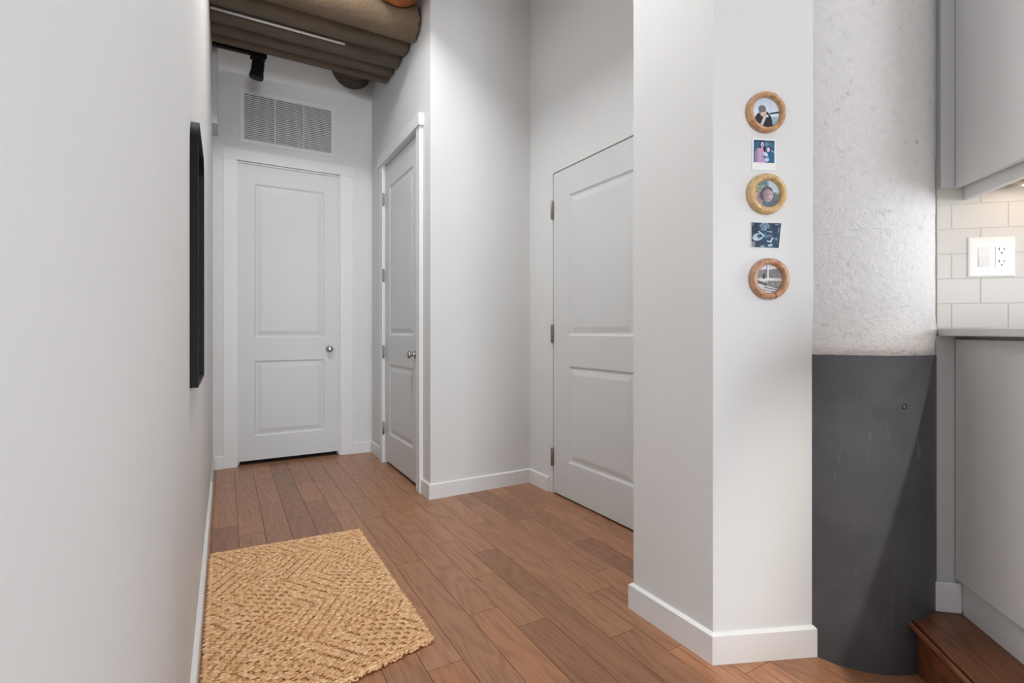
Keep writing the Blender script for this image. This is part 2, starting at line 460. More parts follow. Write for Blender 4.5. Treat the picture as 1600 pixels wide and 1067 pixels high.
def hinge(parent, x, z, hh=0.095, w=0.016, y=-0.004, r=0.0065):
    bm = N()
    h0 = z-hh/2
    lathe(bm, [(r*0.6, -0.005), (r*0.9, -0.002), (r, 0.0), (r, hh), (r*0.9, hh+0.002), (r*0.6, hh+0.005)], 14, 'z', (x, y-r*0.4, h0))
    for k in (1, 2, 3, 4):
        zz = h0+hh*k/5
        lathe(bm, [(r*1.04, zz-0.0008), (r*1.04, zz+0.0008)], 14, 'z', (x, y-r*0.4, 0))
    bx(bm, x-w, x+0.001, y-0.001, y+0.004, h0, h0+hh)
    o = obj('hinge', bm, 'hinge_steel', parent, smooth=True); smooth_angle(o, 35)
# far door
d1 = thing('door_1', 'tall white two-panel door at the far end of the hall', 'door', (D1[0], YF, 0), kind='structure')
w1 = D1[1]-D1[0]
lf = leaf(d1, w1-0.016, 2.378, 0.035, [(0.115, w1-0.016-0.115, 0.19, 0.80), (0.115, w1-0.016-0.115, 0.985, 2.225)])
lf.location = (0.006, 0.016, 0.036)
knob(lf, 0.69, 0.885)
def casing(parent, w, h, cw, t, left=True, head=True, foot=0.0, lw=None, rw=None):
    lw = lw or cw; rw = rw or cw
    bm = N(); bx(bm, -lw, 0, -t, 0, 0, h); obj('casing', bm, 'trim_paint', parent, bevel=0.0015)
    bm = N(); bx(bm, w, w+rw, -t, 0, 0, h); obj('casing', bm, 'trim_paint', parent, bevel=0.0015)
    bm = N(); bx(bm, -lw-0.004, w+rw+0.004, -t-0.002, 0, h, h+cw); obj('head_casing', bm, 'trim_paint', parent, bevel=0.0015)
casing(d1, w1, D1[2], 0.088, 0.007, lw=0.094, rw=0.105)
def jamb(parent, w, h, depth=0.118, y0=0.012):
    t = 0.008
    bm = N(); bx(bm, 0, 0.006, y0, depth, 0, h); bx(bm, 0.006, 0.018, 0.056, 0.07, 0, h-0.012)
    obj('jamb', bm, 'trim_paint', parent)
    bm = N(); bx(bm, w-0.006, w, y0, depth, 0, h); bx(bm, w-0.018, w-0.006, 0.056, 0.07, 0, h-0.012)
    obj('jamb', bm, 'trim_paint', parent)
    bm = N(); bx(bm, 0.006, w-0.006, y0, depth, h-0.006, h); bx(bm, 0.006, w-0.006, 0.056, 0.07, h-0.018, h-0.006)
    obj('head_jamb', bm, 'trim_paint', parent)
    bm = N(); bx(bm, 0.001, w-0.001, depth-0.012, depth-0.002, 0.0, h-0.001); obj('dark_room_beyond', bm, 'dark_void', parent)
jamb(d1, w1, D1[2])
bm = N(); bx(bm, 0.006, w1-0.006, 0.0, 0.09, -0.004, 0.006); obj('threshold', bm, 'gold_strip', d1)
# door stop bead seen as a double line round the far leaf
bm = N(); bx(bm, w1-0.0145, w1-0.006, 0.004, 0.015, 0, D1[2]-0.014); bx(bm, 0.006, w1-0.006, 0.004, 0.015, D1[2]-0.0145, D1[2]-0.006)
obj('stop_bead', bm, 'trim_paint', d1, bevel=0.001)

# closet door (hinged at the far side, faces the hall)
d2 = thing('door_2', 'narrow white closet door with four hinges in the side wall', 'door', (XC, D2[1], 0), -math.pi/2, kind='structure')
w2 = D2[1]-D2[0]
lf = leaf(d2, w2-0.012, 2.385, 0.035, [(0.112, w2-0.012-0.13, 0.225, 0.79), (0.112, w2-0.012-0.13, 1.015, 2.21)])
lf.location = (0.004, 0.001, 0.024)
knob(lf, w2-0.085, 0.887)
cw = 0.071; t2 = 0.025
bm = N(); bx(bm, -0.085, 0, -t2, 0, 0, D2[2]+0.005); obj('casing', bm, 'trim_paint', d2, bevel=0.0015)
bm = N(); bx(bm, w2, w2+cw, -t2, 0, 0, D2[2]+0.005); obj('casing', bm, 'trim_paint', d2, bevel=0.0015)
bm = N(); bx(bm, -0.10, w2+cw+0.018, -t2-0.012, 0, D2[2]+0.005, D2[2]+0.085); obj('head_casing', bm, 'trim_paint', d2, bevel=0.0015)
for z in (0.283, 0.907, 1.53, 2.15): hinge(d2, 0.004, z, 0.095, 0.0, -0.012, 0.0085)
jamb(d2, w2, D2[2], 0.098)
# entry door on the right
d3 = thing('door_3', 'wide white two-panel door with three hinges in the right recess', 'door', (XD, D3[1], 0), -math.pi/2, kind='structure')
w3 = D3[1]-D3[0]
lf = leaf(d3, w3-0.010, 2.0955, 0.035, [(0.165, w3-0.008-0.11, 0.225, 0.84), (0.165, w3-0.008-0.11, 1.03, 1.925)])
lf.location = (0.006, 0.001, 0.012)
for z in (0.243, 1.056, 1.873): hinge(d3, 0.002, z, 0.112, 0.014, -0.005, 0.0095)
jamb(d3, w3, D3[2], 0.098, 0.034)

# ------------------------------------------------------------------ return-air vent over the far door
vx0, vx1, vz0, vz1 = 0.13, 0.789, 2.602, 2.969
vt = thing('wall_vent', 'white louvred return-air vent above the far door', 'vent', ((vx0+vx1)/2, YF, vz0))
hw = (vx1-vx0)/2; vh = vz1-vz0
bm = N(); fr = 0.030
bx(bm, -hw-fr, hw+fr, -0.007, 0, -fr, 0); bx(bm, -hw-fr, hw+fr, -0.007, 0, vh, vh+fr)
bx(bm, -hw-fr, -hw, -0.007, 0, 0, vh); bx(bm, hw, hw+fr, -0.007, 0, 0, vh)
obj('frame', bm, 'trim_paint', vt, bevel=0.002)
bm = N(); bx(bm, -hw, hw, -0.0006, -0.0001, 0, vh); obj('dark_opening', bm, 'dark_void', vt)
NS = 24
for k in range(NS):
    z = (k+0.35)*vh/NS
    bm = N(); profile_x(bm, [(-0.0115, z-0.0035), (-0.0115, z+0.0030), (-0.001, z+0.0110), (-0.001, z+0.0085), (-0.0100, z-0.0035)], -hw, hw)
    obj('slat', bm, 'trim_paint', vt)
for q in (-0.333, 0.333):
    bm = N(); bx(bm, q*hw-0.003, q*hw+0.003, -0.0125, -0.0005, 0, vh); obj('mullion', bm, 'trim_paint', vt)
for sx in (-0.85, 0.85):
    for z in (-fr/2, vh+fr/2):
        bm = N(); lathe(bm, [(0.004, 0.007), (0.0035, 0.0085), (0.001, 0.009)], 10, 'y', (sx*hw, 0, z)); obj('screw', bm, 'hinge_steel', vt, smooth=True)

# ------------------------------------------------------------------ track light under the last rib
tl = thing('track_light', 'black track with a swivelled spotlight head below the last rib', 'track light', (0.15, 4.105, 3.08))
bm = N(); bx(bm, -0.232, 0.115, -0.017, 0.017, -0.002, 0.020); obj('track', bm, 'black_metal', tl, bevel=0.002)
bm = N(); bx(bm, 0.005, 0.105, -0.02, 0.02, -0.03, -0.002); obj('adapter', bm, 'black_metal', tl, bevel=0.003)
bm = N(); lathe(bm, [(0.012, -0.075), (0.012, -0.02)], 14, 'z', (0.062, 0, 0)); obj('stem', bm, 'black_metal', tl, smooth=True)
bm = N()
lathe(bm, [(0.018, 0.0), (0.033, 0.010), (0.038, 0.03), (0.038, 0.085), (0.042, 0.105), (0.042, 0.125), (0.034, 0.128)], 24, 'z')
for v in bm.verts: v.co = Matrix.Rotation(math.radians(187), 3, 'Y') @ (v.co*1.12) + Vector((0.062, 0, -0.022))
o = obj('lamp_head', bm, 'black_metal', tl, smooth=True); smooth_angle(o, 40)

# added ceiling lamp, unseen above the frame, to brighten and even out the hall
hl = thing('added_ceiling_lamp', 'added round white flush lamp over the hall, unseen fill light', 'ceiling lamp', (0.45, 2.25, ZC-0.10))
bm = N(); lathe(bm, [(0.20, 0.055), (0.21, 0.06), (0.21, 0.09), (0.012, 0.095), (0.06, 0.092), (0.06, 0.10)], 40, 'z'); obj('added_lamp_base', bm, 'plastic_white', hl, smooth=True)
bm = N(); lathe(bm, [(0.10, 0.0), (0.16, 0.012), (0.19, 0.035), (0.195, 0.0545)], 40, 'z'); obj('added_lamp_diffuser', bm, 'spot_lens', hl, smooth=True)
d = bpy.data.lights.new('added_lamp_glow', 'AREA'); d.shape = 'DISK'; d.size = 0.40; d.energy = 32; d.color = (0.985, 0.99, 1.0)
lo = bpy.data.objects.new('added_lamp_glow', d); COL.objects.link(lo); lo.parent = hl; lo.location = (0, 0, -0.005)

# ------------------------------------------------------------------ mirror on the left wall
MY0, MY1, MZ0, MZ1 = 1.632, 2.075, 0.912, 1.668
mr = thing('wall_mirror', 'black framed mirror with rounded upper corners on the left wall', 'mirror', (XL, (MY0+MY1)/2, MZ0))
def mirror_outline(ins, rad):
    hw = (MY1-MY0)/2-ins; z0 = ins; z1 = MZ1-MZ0-ins; r = rad-ins
    P = [(-hw, z0), (hw, z0)]
    for k in range(9):
        a = math.pi/2*k/8; P.append((hw-r+r*math.cos(a), z1-r+r*math.sin(a)))
    for k in range(9):
        a = math.pi/2+math.pi/2*k/8; P.append((-hw+r+r*math.cos(a), z1-r+r*math.sin(a)))
    return P
o1, o2 = mirror_outline(0, 0.085), mirror_outline(0.007, 0.085)
bm = N(); R_ = []
for P, x in ((o1, 0.001), (o1, 0.020), (o2, 0.0205), (o2, 0.006)):
    R_.append([bm.verts.new((x, p[0], p[1])) for p in P])
n = len(o1)
for i in range(4):
    a, b = R_[i], R_[(i+1) % 4]
    for k in range(n): bm.faces.new((a[k], a[(k+1) % n], b[(k+1) % n], b[k]))
o = obj('frame', bm, 'black_metal', mr, smooth=True); smooth_angle(o, 30)
bm = N(); bm.faces.new([bm.verts.new((0.0108, p[0], p[1])) for p in o2]); bm.faces.new([bm.verts.new((0.003, p[0], p[1])) for p in o2][::-1])
obj('glass', bm, 'mirror_glass', mr)
bm = N(); bx(bm, 0.0, 0.004, -0.205, -0.19, 0.02, 0.62); obj('backing', bm, 'black_metal', mr)

# ------------------------------------------------------------------ register on the left wall by the far corner
rg = thing('baseboard_register', 'white metal baseboard register low on the left wall near the far corner', 'register', (XL, 4.13, 0))
bm = N()
def prof_y(bm, prof, y0, y1):
    a = [bm.verts.new((x, y0, z)) for x, z in prof]; b = [bm.verts.new((x, y1, z)) for x, z in prof]
    k = len(prof); bm.faces.new(a[::-1]); bm.faces.new(b)
    for i in range(k): bm.faces.new((a[i], a[(i+1) % k], b[(i+1) % k], b[i]))
prof_y(bm, [(0, 0), (0.012, 0), (0.012, 0.055), (0.004, 0.092), (0, 0.092)], -0.33, 0.33)
obj('register_body', bm, 'trim_paint', rg, bevel=0.002)
for z0 in (0.030, 0.048):
    bm = N(); prof_y(bm, [(0.0118, z0), (0.0126, z0), (0.0126, z0+0.006), (0.0118, z0+0.006)], -0.29, 0.29); obj('slot', bm, 'slot_black', rg)

# ------------------------------------------------------------------ jute mat
mt = thing('jute_mat', 'chunky woven tan jute doormat lying against the left baseboard', 'mat', (0.28, 2.1, 0))
BL, BR, TR, TL = (-0.064, 1.47), (0.622, 1.635), (0.620, 2.735), (-0.062, 2.775)
def mq(u, v):
    x = (1-v)*((1-u)*BL[0]+u*BR[0])+v*((1-u)*TL[0]+u*TR[0]); y = (1-v)*((1-u)*BL[1]+u*BR[1])+v*((1-u)*TL[1]+u*TR[1])
    return x-0.28, y-2.1
bm = N()
prism(bm, [mq(.008, .006), mq(.992, .006), mq(.992, .994), mq(.008, .994)], 0.0005, 0.007)
obj('backing', bm, 'jute_base', mt)
verts, faces, cols = [], [], []
NU, NV = 44, 104
rs = random.Random(3)
CAP = [(-0.5, 0.25), (-0.36, 0.82), (0.0, 1.0), (0.36, 0.82), (0.5, 0.25)]
def stitch(cx, cy, cz, ln, wd, ht, ang, col, tilt):
    b0 = len(verts); ca, sa = math.cos(ang), math.sin(ang)
    for t, k in CAP:
        for q in range(6):
            a = 2*math.pi*q/6
            lx, ly, lz = t*ln, wd*k*math.cos(a), ht*k*math.sin(a)+tilt*t*ln
            verts.append((cx+lx*ca-ly*sa, cy+lx*sa+ly*ca, max(0.001, cz+lz)))
    for i in range(4):
        for q in range(6): faces.append((b0+i*6+q, b0+i*6+(q+1) % 6, b0+(i+1)*6+(q+1) % 6, b0+(i+1)*6+q))
    faces.append(tuple(b0+q for q in range(5, -1, -1))); faces.append(tuple(b0+24+q for q in range(6)))
    cols.append((len(faces), col))
JC = [srgb(242, 198, 148), srgb(246, 206, 158), srgb(236, 190, 140), srgb(228, 182, 132), srgb(250, 214, 170)]
JD = [srgb(228, 180, 130), srgb(218, 170, 120), srgb(236, 190, 140)]
for j in range(NV):
    for i in range(NU):
        u = (i+0.5+(0.25 if j % 2 else -0.25)*0.6)/NU; v = (j+0.5)/NV
        u = min(max(u, 0.008), 0.992)
        x, y = mq(u, v)
        # nested diamonds: the twill direction flips by quadrant of each repeat
        du = abs(((i+4) % 22)-11); dv = abs(((j) % 44)-22)
        up = ((du*2+dv) % 6) < 4 or rs.random() < 0.12
        edge = i in (0, NU-1) or j in (0, 1, NV-1, NV-2)
        if edge: up = True
        jx, jy = rs.uniform(-.0012, .0012), rs.uniform(-.0009, .0009)
        if up: stitch(x+jx, y+jy, 0.0125+rs.uniform(-.001, .0016), 0.0185*rs.uniform(.9, 1.2), 0.0058, 0.0062, 0.16+rs.uniform(-.22, .22), rs.choice(JC), rs.uniform(-.15, .15))
        else: stitch(x+jx, y+jy, 0.0085+rs.uniform(-.001, .001), 0.0165*rs.uniform(.9, 1.1), 0.0056, 0.005, 0.16+rs.uniform(-.3, .3), rs.choice(JD), rs.uniform(-.2, .2))
for k in range(2600):                                     # loose fibre ends
    u, v = rs.random(), rs.random(); x, y = mq(u, v)
    stitch(x, y, 0.0165+rs.uniform(-.002, .002), rs.uniform(.006, .014), 0.0011, 0.0011, rs.uniform(-.9, 1.2), rs.choice(JC), rs.uniform(-.4, .4))
for k in range(500):                                      # fuzzy rim
    s_ = rs.random(); side = k % 4
    u, v = [(s_, 0.0), (1.0, s_), (s_, 1.0), (0.003, s_)][side]
    if side == 3: continue
    x, y = mq(u, v)
    stitch(x+rs.uniform(-.003, .003), y+rs.uniform(-.003, .003), rs.uniform(.004, .012), rs.uniform(.008, .016), 0.0035, 0.0035, rs.uniform(-1.6, 1.6), rs.choice(JC), rs.uniform(-.3, .3))
me = bpy.data.meshes.new('weave'); me.from_pydata(verts, [], faces); me.update()
ca = me.color_attributes.new('Col', 'FLOAT_COLOR', 'CORNER')
buf = []; fi = 0
for end, c in cols:
    while fi < end:
        buf.extend(list(c)*len(faces[fi])); fi += 1
ca.data.foreach_set('color', buf)
for p in me.polygons: p.use_smooth = True
me.materials.append(M['jute'])
wv = bpy.data.objects.new('weave', me); COL.objects.link(wv); wv.parent = mt; wv['kind'] = 'stuff'

# ------------------------------------------------------------------ concrete column with the charcoal wrap
CC = (1.944, 0.986)
cl = thing('concrete_column', 'round white rough concrete column with a charcoal wrapped base', 'column', (CC[0], CC[1], 0))
bm = N()
n = 96; H = [0.985+(ZC-0.985)*k/60 for k in range(61)]
rings = []
rn = random.Random(11)
for h in H:
    fl = 0.258 + (0.003 if h < 1.1 else 0)
    rings.append([bm.verts.new(((fl+rn.uniform(-.0007, .0007))*math.cos(2*math.pi*k/n), (fl+rn.uniform(-.0007, .0007))*math.sin(2*math.pi*k/n), h)) for k in range(n)])
for a, b in zip(rings[:-1], rings[1:]):
    for k in range(n): bm.faces.new((a[k], a[(k+1) % n], b[(k+1) % n], b[k]))
bm.faces.new(rings[0][::-1]); bm.faces.new(rings[-1])
obj('shaft', bm, 'painted_concrete', cl, smooth=True)
bm = N(); lathe(bm, [(0.262, 0.0), (0.262, 0.991), (0.2605, 0.9925), (0.2, 0.9925)], 128, 'z')
wr = obj('base_wrap', bm, 'charcoal_sheet', cl, smooth=True); smooth_angle(wr, 40); wr['label'] = 'scuffed charcoal sheet around the lower column'
# faint formwork seam running round the shaft
bm = N(); L1, L2, L3 = [], [], []
for k in range(61):
    a = math.radians(175+k*2.0); zz = 1.386+0.004*math.sin(k*0.35)+0.00012*k
    for Lx, r_, dz in ((L1, 0.2575, -0.003), (L2, 0.2592, 0.0), (L3, 0.2575, 0.0012)):
        Lx.append(bm.verts.new((r_*math.cos(a), r_*math.sin(a), zz+dz)))
for a_, b_ in ((L1, L2), (L2, L3)):
    for k in range(60): bm.faces.new((a_[k], a_[k+1], b_[k+1], b_[k]))
obj('formwork_seam', bm, 'painted_concrete', cl)
# the screw in the wrap
aa, hz = math.radians(-116.0), 0.835
for nm, mt_, prof_, off in (('screw_hole', 'slot_black', [(0.0090, -0.001), (0.0090, 0.0008), (0.0075, 0.0012)], (0, 0, 0)), ('screw', 'hinge_steel', [(0.0048, 0.0), (0.0048, 0.0022), (0.002, 0.0028)], (-0.0012, -0.0016, 0.0008))):
    bm = N(); lathe(bm, prof_, 16, 'z', off)
    o = obj(nm, bm, mt_, cl, smooth=True)
    o.rotation_euler = (math.pi/2, 0, aa+math.pi/2); o.location = (0.262*math.cos(aa), 0.262*math.sin(aa), hz)

# ------------------------------------------------------------------ kitchen
def kthing(name, label, cat, u=0, v=0, z=0, **k):
    x, y = kit(u, v); return thing(name, label, cat, (x, y, z), KR, **k)
KF = 0.17
# wall behind the tiles, ending in the column
kw = thing('wall_kitchen', 'kitchen end wall with cream subway tile backsplash', 'wall', (KO[0], KO[1], 0), KR, kind='structure')
bm = N(); bx(bm, -0.07, 2.2, 0.008, 0.13, 0.0, ZC); obj('wall_core', bm, 'wall_paint', kw)
bm = N(); bx(bm, -0.062, 1.2, 0.0009, 0.008, 1.06, 1.62); obj('grout_bed', bm, 'grout', kw)
TZ, TU, Z0T = 0.0795, 0.1530, 1.0775
for r in range(7):
    off = -0.022 if r % 2 == 0 else 0.057
    u0 = off-TU*2
    while u0 < 0.9:
        a, b = max(u0+0.001, -0.061), u0+TU-0.001
        if b-a > 0.01:
            z0, z1 = Z0T+r*TZ+0.0008, Z0T+(r+1)*TZ-0.0008
            hw, hz2 = (b-a)/2, (z1-z0)/2
            bm = N(); vv = bx(bm, -hw, hw, 0.0, 0.005, -hz2, hz2)
            for q in vv:
                if q.co.y < 0.001: q.co.x -= math.copysign(0.0009, q.co.x); q.co.z -= math.copysign(0.0009, q.co.z)
            obj('tile', bm, 'tile_glaze', kw, loc=((a+b)/2, 0, (z0+z1)/2))
        u0 += TU
# raised kitchen floor edge: step
st = kthing('wooden_step', 'dark oak step with rounded nosing beside the column', 'step', -0.179, 0, 0)
bm = N()
prof = [(0.0, KF), (1.9, KF), (1.9, KF-0.022), (0.004, KF-0.022)]
for k in range(7):
    a = -math.pi/2-math.pi*k/6
    prof.append((0.011*math.cos(a)+0.004, KF-0.011+0.011*math.sin(a)))
def prof_v(bm, prof, v0, v1):
    a = [bm.verts.new((x, v0, z)) for x, z in prof]; b = [bm.verts.new((x, v1, z)) for x, z in prof]
    k = len(prof); bm.faces.new(a[::-1]); bm.faces.new(b)
    for i in range(k): bm.faces.new((a[i], a[(i+1) % k], b[(i+1) % k], b[i]))
nose = [(p[0], p[1]) for p in prof]
nose[1] = (0.085, KF); nose[2] = (0.085, KF-0.022)
prof_v(bm, nose, -1.06, 0.004); o = obj('nosing', bm, 'oak_step', st, smooth=True); smooth_angle(o, 40)
for a, b in ((0.0858, 0.205), (0.2058, 0.33)):
    bm = N(); bx(bm, a, b, -1.06, 0.004, KF-0.012, KF-0.0005); obj('tread_board', bm, 'oak_step', st)
bm = N(); bx(bm, 0.024, 0.044, -1.06, 0.004, 0.0, KF-0.022); obj('riser', bm, 'oak_step', st)
bm = N(); bx(bm, 0.045, 1.9, -1.06, 0.0, 0.0, KF-0.023); obj('carriage', bm, 'seam', st)
# base cabinet run
bc = kthing('base_cabinet', 'grey flat-front base cabinet below the kitchen counter', 'cabinet', 0, 0, KF)
bm = N(); bx(bm, 0.019, 0.60, -0.96, -0.002, 0.105, 0.8825); obj('carcass', bm, 'cabinet_grey', bc)
bm = N(); bx(bm, -0.014, 0.018, -0.96, -0.004, 0.107, 0.872); o = obj('door_front', bm, 'cabinet_grey', bc, bevel=0.0015)
bm = N(); bx(bm, 0.001, 0.03, -0.96, -0.016, 0.0, 0.104); obj('toe_kick', bm, 'cabinet_grey', bc, bevel=0.001)
fp = kthing('filler_post', 'pale grey filler post with a small baseboard between column and cabinet', 'post', -0.04, 0, KF)
bm = N(); bx(bm, -0.036, 0.026, -0.002, 0.006, 0.0, 0.8825); obj('post', bm, 'cabinet_light', fp)
bm = N(); bx(bm, -0.034, 0.040, -0.014, -0.002, 0.0, 0.095); obj('base_block', bm, 'trim_paint', fp, bevel=0.003)
ct = kthing('countertop', 'thin pale quartz counter slab at eye level', 'countertop', 0, 0, 1.0527)
bm = N(); bx(bm, -0.0605, 0.62, -0.98, -0.001, 0.0, 0.0237); obj('slab', bm, 'quartz', ct, bevel=0.003)
# upper cabinet
uc = kthing('upper_cabinet', 'grey wall cabinet hanging above the light switch', 'cabinet', 0, 0, 1.525)
UL = -0.52
bm = N(); bx(bm, 0.002, 0.36, UL, -0.003, 0.012, 1.5); obj('carcass', bm, 'cabinet_grey', uc)
bm = N(); bx(bm, -0.021, 0.0005, UL, -0.004, 0.0, 1.5); obj('door_front', bm, 'cabinet_grey', uc, bevel=0.0015)
bm = N(); bx(bm, 0.008, 0.026, UL, -0.010, -0.0385, 0.0115); obj('light_valance', bm, 'cabinet_grey', uc, bevel=0.001)
bm = N(); bx(bm, 0.027, 0.36, UL, -0.010, 0.0, 0.0115); o = obj('bottom_panel', bm, 'frame_gold', uc); o['label'] = 'bare wood underside'
bm = N(); bx(bm, -0.0605, -0.0225, -0.018, 0.0035, 0.0, 1.5); obj('filler_strip', bm, 'cabinet_light', uc, bevel=0.001)
# under-cabinet light
ul = kthing('under_cabinet_light', 'slim warm light bar hidden behind the cabinet valance', 'light', 0.15, -0.17, 1.5245)
bm = N(); bx(bm, -0.02, 0.02, -0.13, 0.13, -0.012, 0.0); obj('housing', bm, 'plastic_white', ul, bevel=0.002)
bm = N(); bx(bm, -0.014, 0.014, -0.12, 0.12, -0.0145, -0.0122); obj('lens', bm, 'warm_led', ul)
d = bpy.data.lights.new('warm_bar', 'AREA'); d.shape = 'RECTANGLE'; d.size = 0.03; d.size_y = 0.24; d.energy = 0.12; d.color = (1.0, 0.80, 0.60)
lo = bpy.data.objects.new('warm_bar', d); COL.objects.link(lo); lo.parent = ul; lo.location = (0, 0, -0.016)
# switch and receptacle plate
pl = kthing('switch_plate', 'white double wall plate with rocker switch and outlet on the tile', 'switch plate', 0.084, -0.0002, 1.3035)
bm = N()
S = 0.0635
r0 = [(-S, 0.0, -S), (S, 0.0, -S), (S, 0.0, S), (-S, 0.0, S)]
def ring(ins, y): return [(-S+ins, y, -S+ins), (S-ins, y, -S+ins), (S-ins, y, S-ins), (-S+ins, y, S-ins)]
RR = [[bm.verts.new(p) for p in q] for q in (r0, ring(0.0008, -0.0035), ring(0.004, -0.0058), ring(0.020, -0.0072))]
for a, b in zip(RR[:-1], RR[1:]):
    for k in range(4): bm.faces.new((a[k], a[(k+1) % 4], b[(k+1) % 4], b[k]))
bm.faces.new(RR[-1]); bm.faces.new(RR[0][::-1])
obj('plate', bm, 'plastic_white', pl, bevel=0.0012)
bm = N(); uo = -0.0225
bx(bm, uo-0.0168, uo+0.0168, -0.0078, -0.0070, -0.0335, 0.0335); obj('switch_surround', bm, 'plastic_white', pl, bevel=0.0004)
bm = N(); profile_x(bm, [(-0.0076, -0.0315), (-0.0105, -0.0305), (-0.0092, 0.0), (-0.0086, 0.0305), (-0.0076, 0.0315)], uo-0.0150, uo+0.0150)
obj('rocker', bm, 'plastic_rocker', pl, bevel=0.0004)
bm = N(); uo = 0.0245
bx(bm, uo-0.0165, uo+0.0165, -0.0090, -0.0070, -0.0335, 0.0335); rc = obj('receptacle', bm, 'plastic_white', pl, bevel=0.0008)
for zc in (0.0195, -0.0185):
    for du, hh in ((-0.0066, 0.0046), (0.0066, 0.0038)):
        bm = N(); bx(bm, uo+du-0.0011, uo+du+0.0011, -0.0093, -0.0089, zc+0.003-hh, zc+0.003+hh); obj('slot', bm, 'slot_black', rc)
    bm = N(); lathe(bm, [(0.0024, 0.0089), (0.0024, 0.0093)], 12, 'y', (uo, 0, zc-0.0092)); obj('ground_hole', bm, 'slot_black', rc)
# ceiling spotlight of the kitchen (behind the lens): its beam over the counter edge shades the column wrap
sx_, sy_ = kit(0.517, -2.21)
sl = thing('ceiling_spotlight', 'white surface spotlight on the ceiling behind the camera', 'spotlight', (sx_, sy_, 3.02))
bm = N(); lathe(bm, [(0.045, 0.03), (0.055, 0.035), (0.055, 0.6)], 24, 'z'); obj('housing', bm, 'plastic_white', sl, smooth=True)
bm = N(); lathe(bm, [(0.040, 0.026), (0.040, 0.03)], 24, 'z'); obj('lens', bm, 'spot_lens', sl)
d = bpy.data.lights.new('spot_beam', 'SPOT'); d.energy = 300; d.color = (1.0, 0.95, 0.88); d.spot_size = math.radians(23); d.spot_blend = 0.85; d.shadow_soft_size = 0.035
lo = bpy.data.objects.new('spot_beam', d); COL.objects.link(lo); lo.parent = sl
aim = Vector((1.80, 0.74, 0.30))-Vector((sx_, sy_, 3.02)); lo.rotation_euler = aim.to_track_quat('-Z', 'Y').to_euler()

# ------------------------------------------------------------------ pictures on the angled face
FA = math.atan2(E_[1], E_[0])                              # local x along the face, -y out of it
def fpt(u): return (P0[0]+u*E_[0], P0[1]+u*E_[1])
def lerp(a, b, t): return tuple(a[k]+(b[k]-a[k])*t for k in range(3))
def h2(i, j, s=0):
    v = math.sin(i*12.9898+j*78.233+s*37.7)*43758.5453; return v-math.floor(v)
def vn(x, y, s=0):
    i, j = math.floor(x), math.floor(y); fx, fy = x-i, y-j; fx = fx*fx*(3-2*fx); fy = fy*fy*(3-2*fy)
    return (h2(i, j, s)*(1-fx)+h2(i+1, j, s)*fx)*(1-fy)+(h2(i, j+1, s)*(1-fx)+h2(i+1, j+1, s)*fx)*fy
def ell(x, y, cx, cy, rx, ry, rot=0.0):
    c, s = math.cos(rot), math.sin(rot); dx, dy = x-cx, y-cy
    a, b = dx*c+dy*s, -dx*s+dy*c
    return (a/rx)**2+(b/ry)**2 < 1
def seg(x, y, x0, y0, x1, y1, w):
    dx, dy = x1-x0, y1-y0; t = max(0, min(1, ((x-x0)*dx+(y-y0)*dy)/(dx*dx+dy*dy)))
    return math.hypot(x-x0-t*dx, y-y0-t*dy) < w
# all pictures: x 0..1 to the right, y 0..1 downwards, colours in sRGB
def pic_eating(x, y):
    c = lerp((196, 212, 232), (222, 232, 240), min(1, y*1.6))
    if y > 0.66-0.06*x: c = lerp((120, 160, 178), (176, 206, 212), vn(x*14, y*14))
    if seg(x, y, 0.66, 0.52, 1.0, 0.46, 0.028): c = (38, 62, 84)
    if seg(x, y, 0.655, 0.1, 0.655, 0.5, 0.006): c = (170, 186, 198)
    if x < 0.3 and y > 0.62: c = lerp(c, (196, 210, 206), 0.7)
    if ell(x, y, 0.47, 0.86, 0.26, 0.42) and y > 0.47: c = lerp((18, 22, 36), (36, 40, 58), vn(x*18, y*18))
    if ell(x, y, 0.25, 0.72, 0.11, 0.22, 0.3): c = (26, 30, 46)
    if ell(x, y, 0.42, 0.46, 0.115, 0.16): c = (214, 186, 184)
    if ell(x, y, 0.39, 0.37, 0.125, 0.10) or (ell(x, y, 0.33, 0.43, 0.06, 0.09)): c = (112, 112, 112)
    if seg(x, y, 0.40, 0.455, 0.52, 0.45, 0.012): c = (56, 56, 66)
    if seg(x, y, 0.47, 0.545, 0.52, 0.53, 0.008): c = (150, 90, 90)
    if seg(x, y, 0.36, 0.90, 0.47, 0.66, 0.045): c = (206, 204, 196)
    if ell(x, y, 0.545, 0.60, 0.055, 0.045): c = (214, 212, 200)
    if seg(x, y, 0.20, 0.86, 0.34, 0.90, 0.035): c = (186, 184, 140)
    if seg(x, y, 0.72, 0.86, 0.8, 0.94, 0.03): c = (30, 44, 56)
    return c
